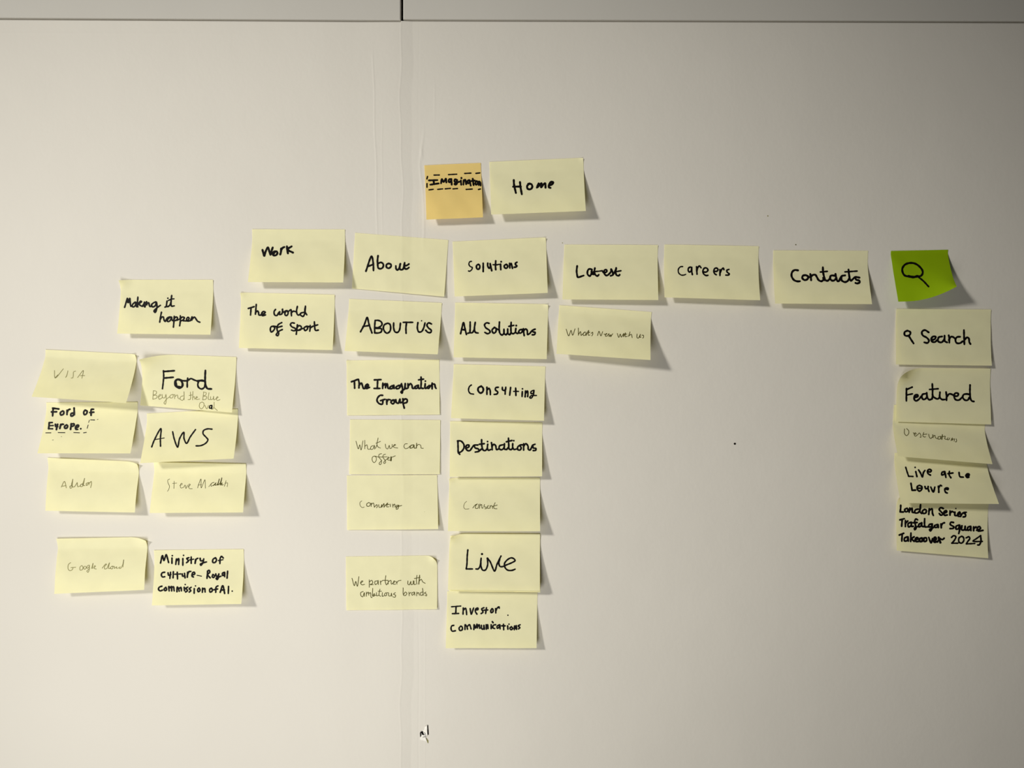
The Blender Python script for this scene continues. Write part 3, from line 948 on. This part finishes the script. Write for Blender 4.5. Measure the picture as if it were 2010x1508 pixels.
note(label='yellow note with three dense marker lines ending 2024, lowest at far right', crop=(1745, 975, 8.739),
     c=[(1761, 972), (1941, 983), (1939.5, 1096), (1760, 1081)], h=(8, 9), v0=0.25,
     curl=[(0, 0, 22, 5, 2, 3)],
     ink=[(MK, M_INK, 28, '''200,150 198,200 190,262;190,262 245,265
310,200 270,220 280,260 320,250 320,210
355,195 345,270;350,240 395,200 400,270 430,275
500,215 450,230 440,275 490,280 530,230 540,140;540,140 530,260 560,290
610,220 570,250 590,290 630,280 635,230 610,220
690,210 680,305;680,250 735,210 745,290 760,325
#930,205 885,190 860,220 890,260 925,300 890,320 860,290
940,290 990,260 980,240 945,260 950,320 1000,315
1045,245 1045,320;1045,290 1080,255 1110,270
1130,265 1130,325 1170,325;22|1145,205
1170,320 1220,290 1210,265 1180,290 1185,335 1230,340
1230,330 1270,280 1325,270;1275,280 1310,305 1310,340 1270,350
#185,400 260,380;225,395 215,510
280,410 280,515;280,460 320,420
370,440 325,470 335,520 375,500 385,440 385,510 420,510
490,400 460,385 440,420 455,500 460,550 440,570 435,545 500,510;415,450 480,445
550,455 510,480 510,520 550,500 560,450 565,510 600,515
610,380 608,480 620,520 660,520
740,470 690,480 680,520 730,510 740,470 735,550 710,590 695,570 760,530
830,480 780,500 790,530 830,520 840,480 845,530
890,470 895,535;895,500 920,460 950,450
#1105,445 1060,440 1050,480 1110,520 1100,545 1045,550
1200,490 1150,510 1150,560 1190,550 1210,490 1210,570 1195,635
1250,500 1245,570 1290,570 1305,510 1310,575 1340,570
1390,510 1350,530 1350,580 1390,560 1400,510 1405,585
1450,520 1450,585;1450,550 1490,520
1500,580 1570,545 1550,515 1510,540 1530,590 1610,580
#175,660 250,630;225,645 218,765
310,690 265,715 265,760 310,755 325,690 330,765
375,625 370,770;370,730 430,690;380,720 430,770
440,750 500,720 480,700 450,730 460,770 510,770
34|560,710 520,730 530,770 570,760 570,715;600,710 600,770 640,760 640,710 600,710
680,700 720,795 745,720
34|760,750 810,730 790,700 760,740 780,780 830,770
34|850,700 880,790;830,780 870,720 910,740 945,715
#26|1070,700 1110,670 1145,690 1120,750 1075,800;24|1075,800 1180,800
26|1245,680 1200,710 1200,780 1240,800 1280,760 1275,700 1245,680
26|1320,710 1370,690 1385,720 1350,770 1325,812;24|1325,812 1470,805
24|1570,670 1500,720 1440,765 1600,770;1570,670 1575,770 1545,830 1520,830''')])

for k_, spec in enumerate(N):
    make_note(spec, k_)

# ---------------------------------------------------------------- torn scrap low on the joint
SCR = (780, 1400, 13.967)
def spx(x, y): return (SCR[0] + x / SCR[2], SCR[1] + y / SCR[2])
def poly(name, pts, mat, lift, parent=None, loc=None):
    P = [spx(*p) for p in pts]
    cx_, cy_ = sum(p[0] for p in P) / len(P), sum(p[1] for p in P) / len(P)
    vs = []
    for k, (x, y) in enumerate(P):
        X, Z = X_of(x), Z_of(y)
        vs.append((X, -float(wall_h(np.array(X), np.array(Z))) - (lift[k] if isinstance(lift, list) else lift), Z))
    ml = max(lift) if isinstance(lift, list) else lift
    X, Z = X_of(cx_), Z_of(cy_)
    vs.append((X, -float(wall_h(np.array(X), np.array(Z))) - ml * 0.7, Z))
    n = len(P)
    return link_mesh(name, vs, [(i, n, (i + 1) % n) for i in range(n)], mat, parent=parent, loc=loc or (X, 0, Z), smooth=False)
flake = poly('torn_paper_scrap', [(815, 325), (825, 590), (775, 650), (815, 775), (720, 745), (630, 725), (625, 690), (650, 640), (640, 520), (690, 470), (740, 440), (755, 370)],
             M_FLAKE, [.0016, .0014, .0006, .0012, .0009, .0012, .0008, .0005, .0004, .0004, .0006, .001])
flake['label'] = 'tiny torn white scrap with black marks low on the wall joint'
flake['category'] = 'paper scrap'
fl = tuple(flake.location)
poly('tear_slit', [(825, 320), (845, 330), (862, 590), (825, 600)], M_BACK, 0.0003, parent=flake, loc=fl)
poly('tear_slit', [(780, 690), (800, 680), (852, 760), (848, 830), (830, 820)], M_FAINT, 0.0003, parent=flake, loc=fl)
def flat_surf(u, v):
    X, Z = (u - CX) * S, ZC + (CY - v) * S
    return X, wall_h(X, Z) + 0.0013, Z
v2, f2 = ink_mesh(parse('''24|638,630 640,520 680,500;28|680,510 700,560 730,580;26|690,500 680,580;20|660,540 710,540
10|740,520 775,570 770,630 700,650''', SCR, 22), flat_surf, lambda a, b: (a, b))
link_mesh('ink_mark', v2, f2, M_INK, parent=flake, loc=fl, smooth=False)
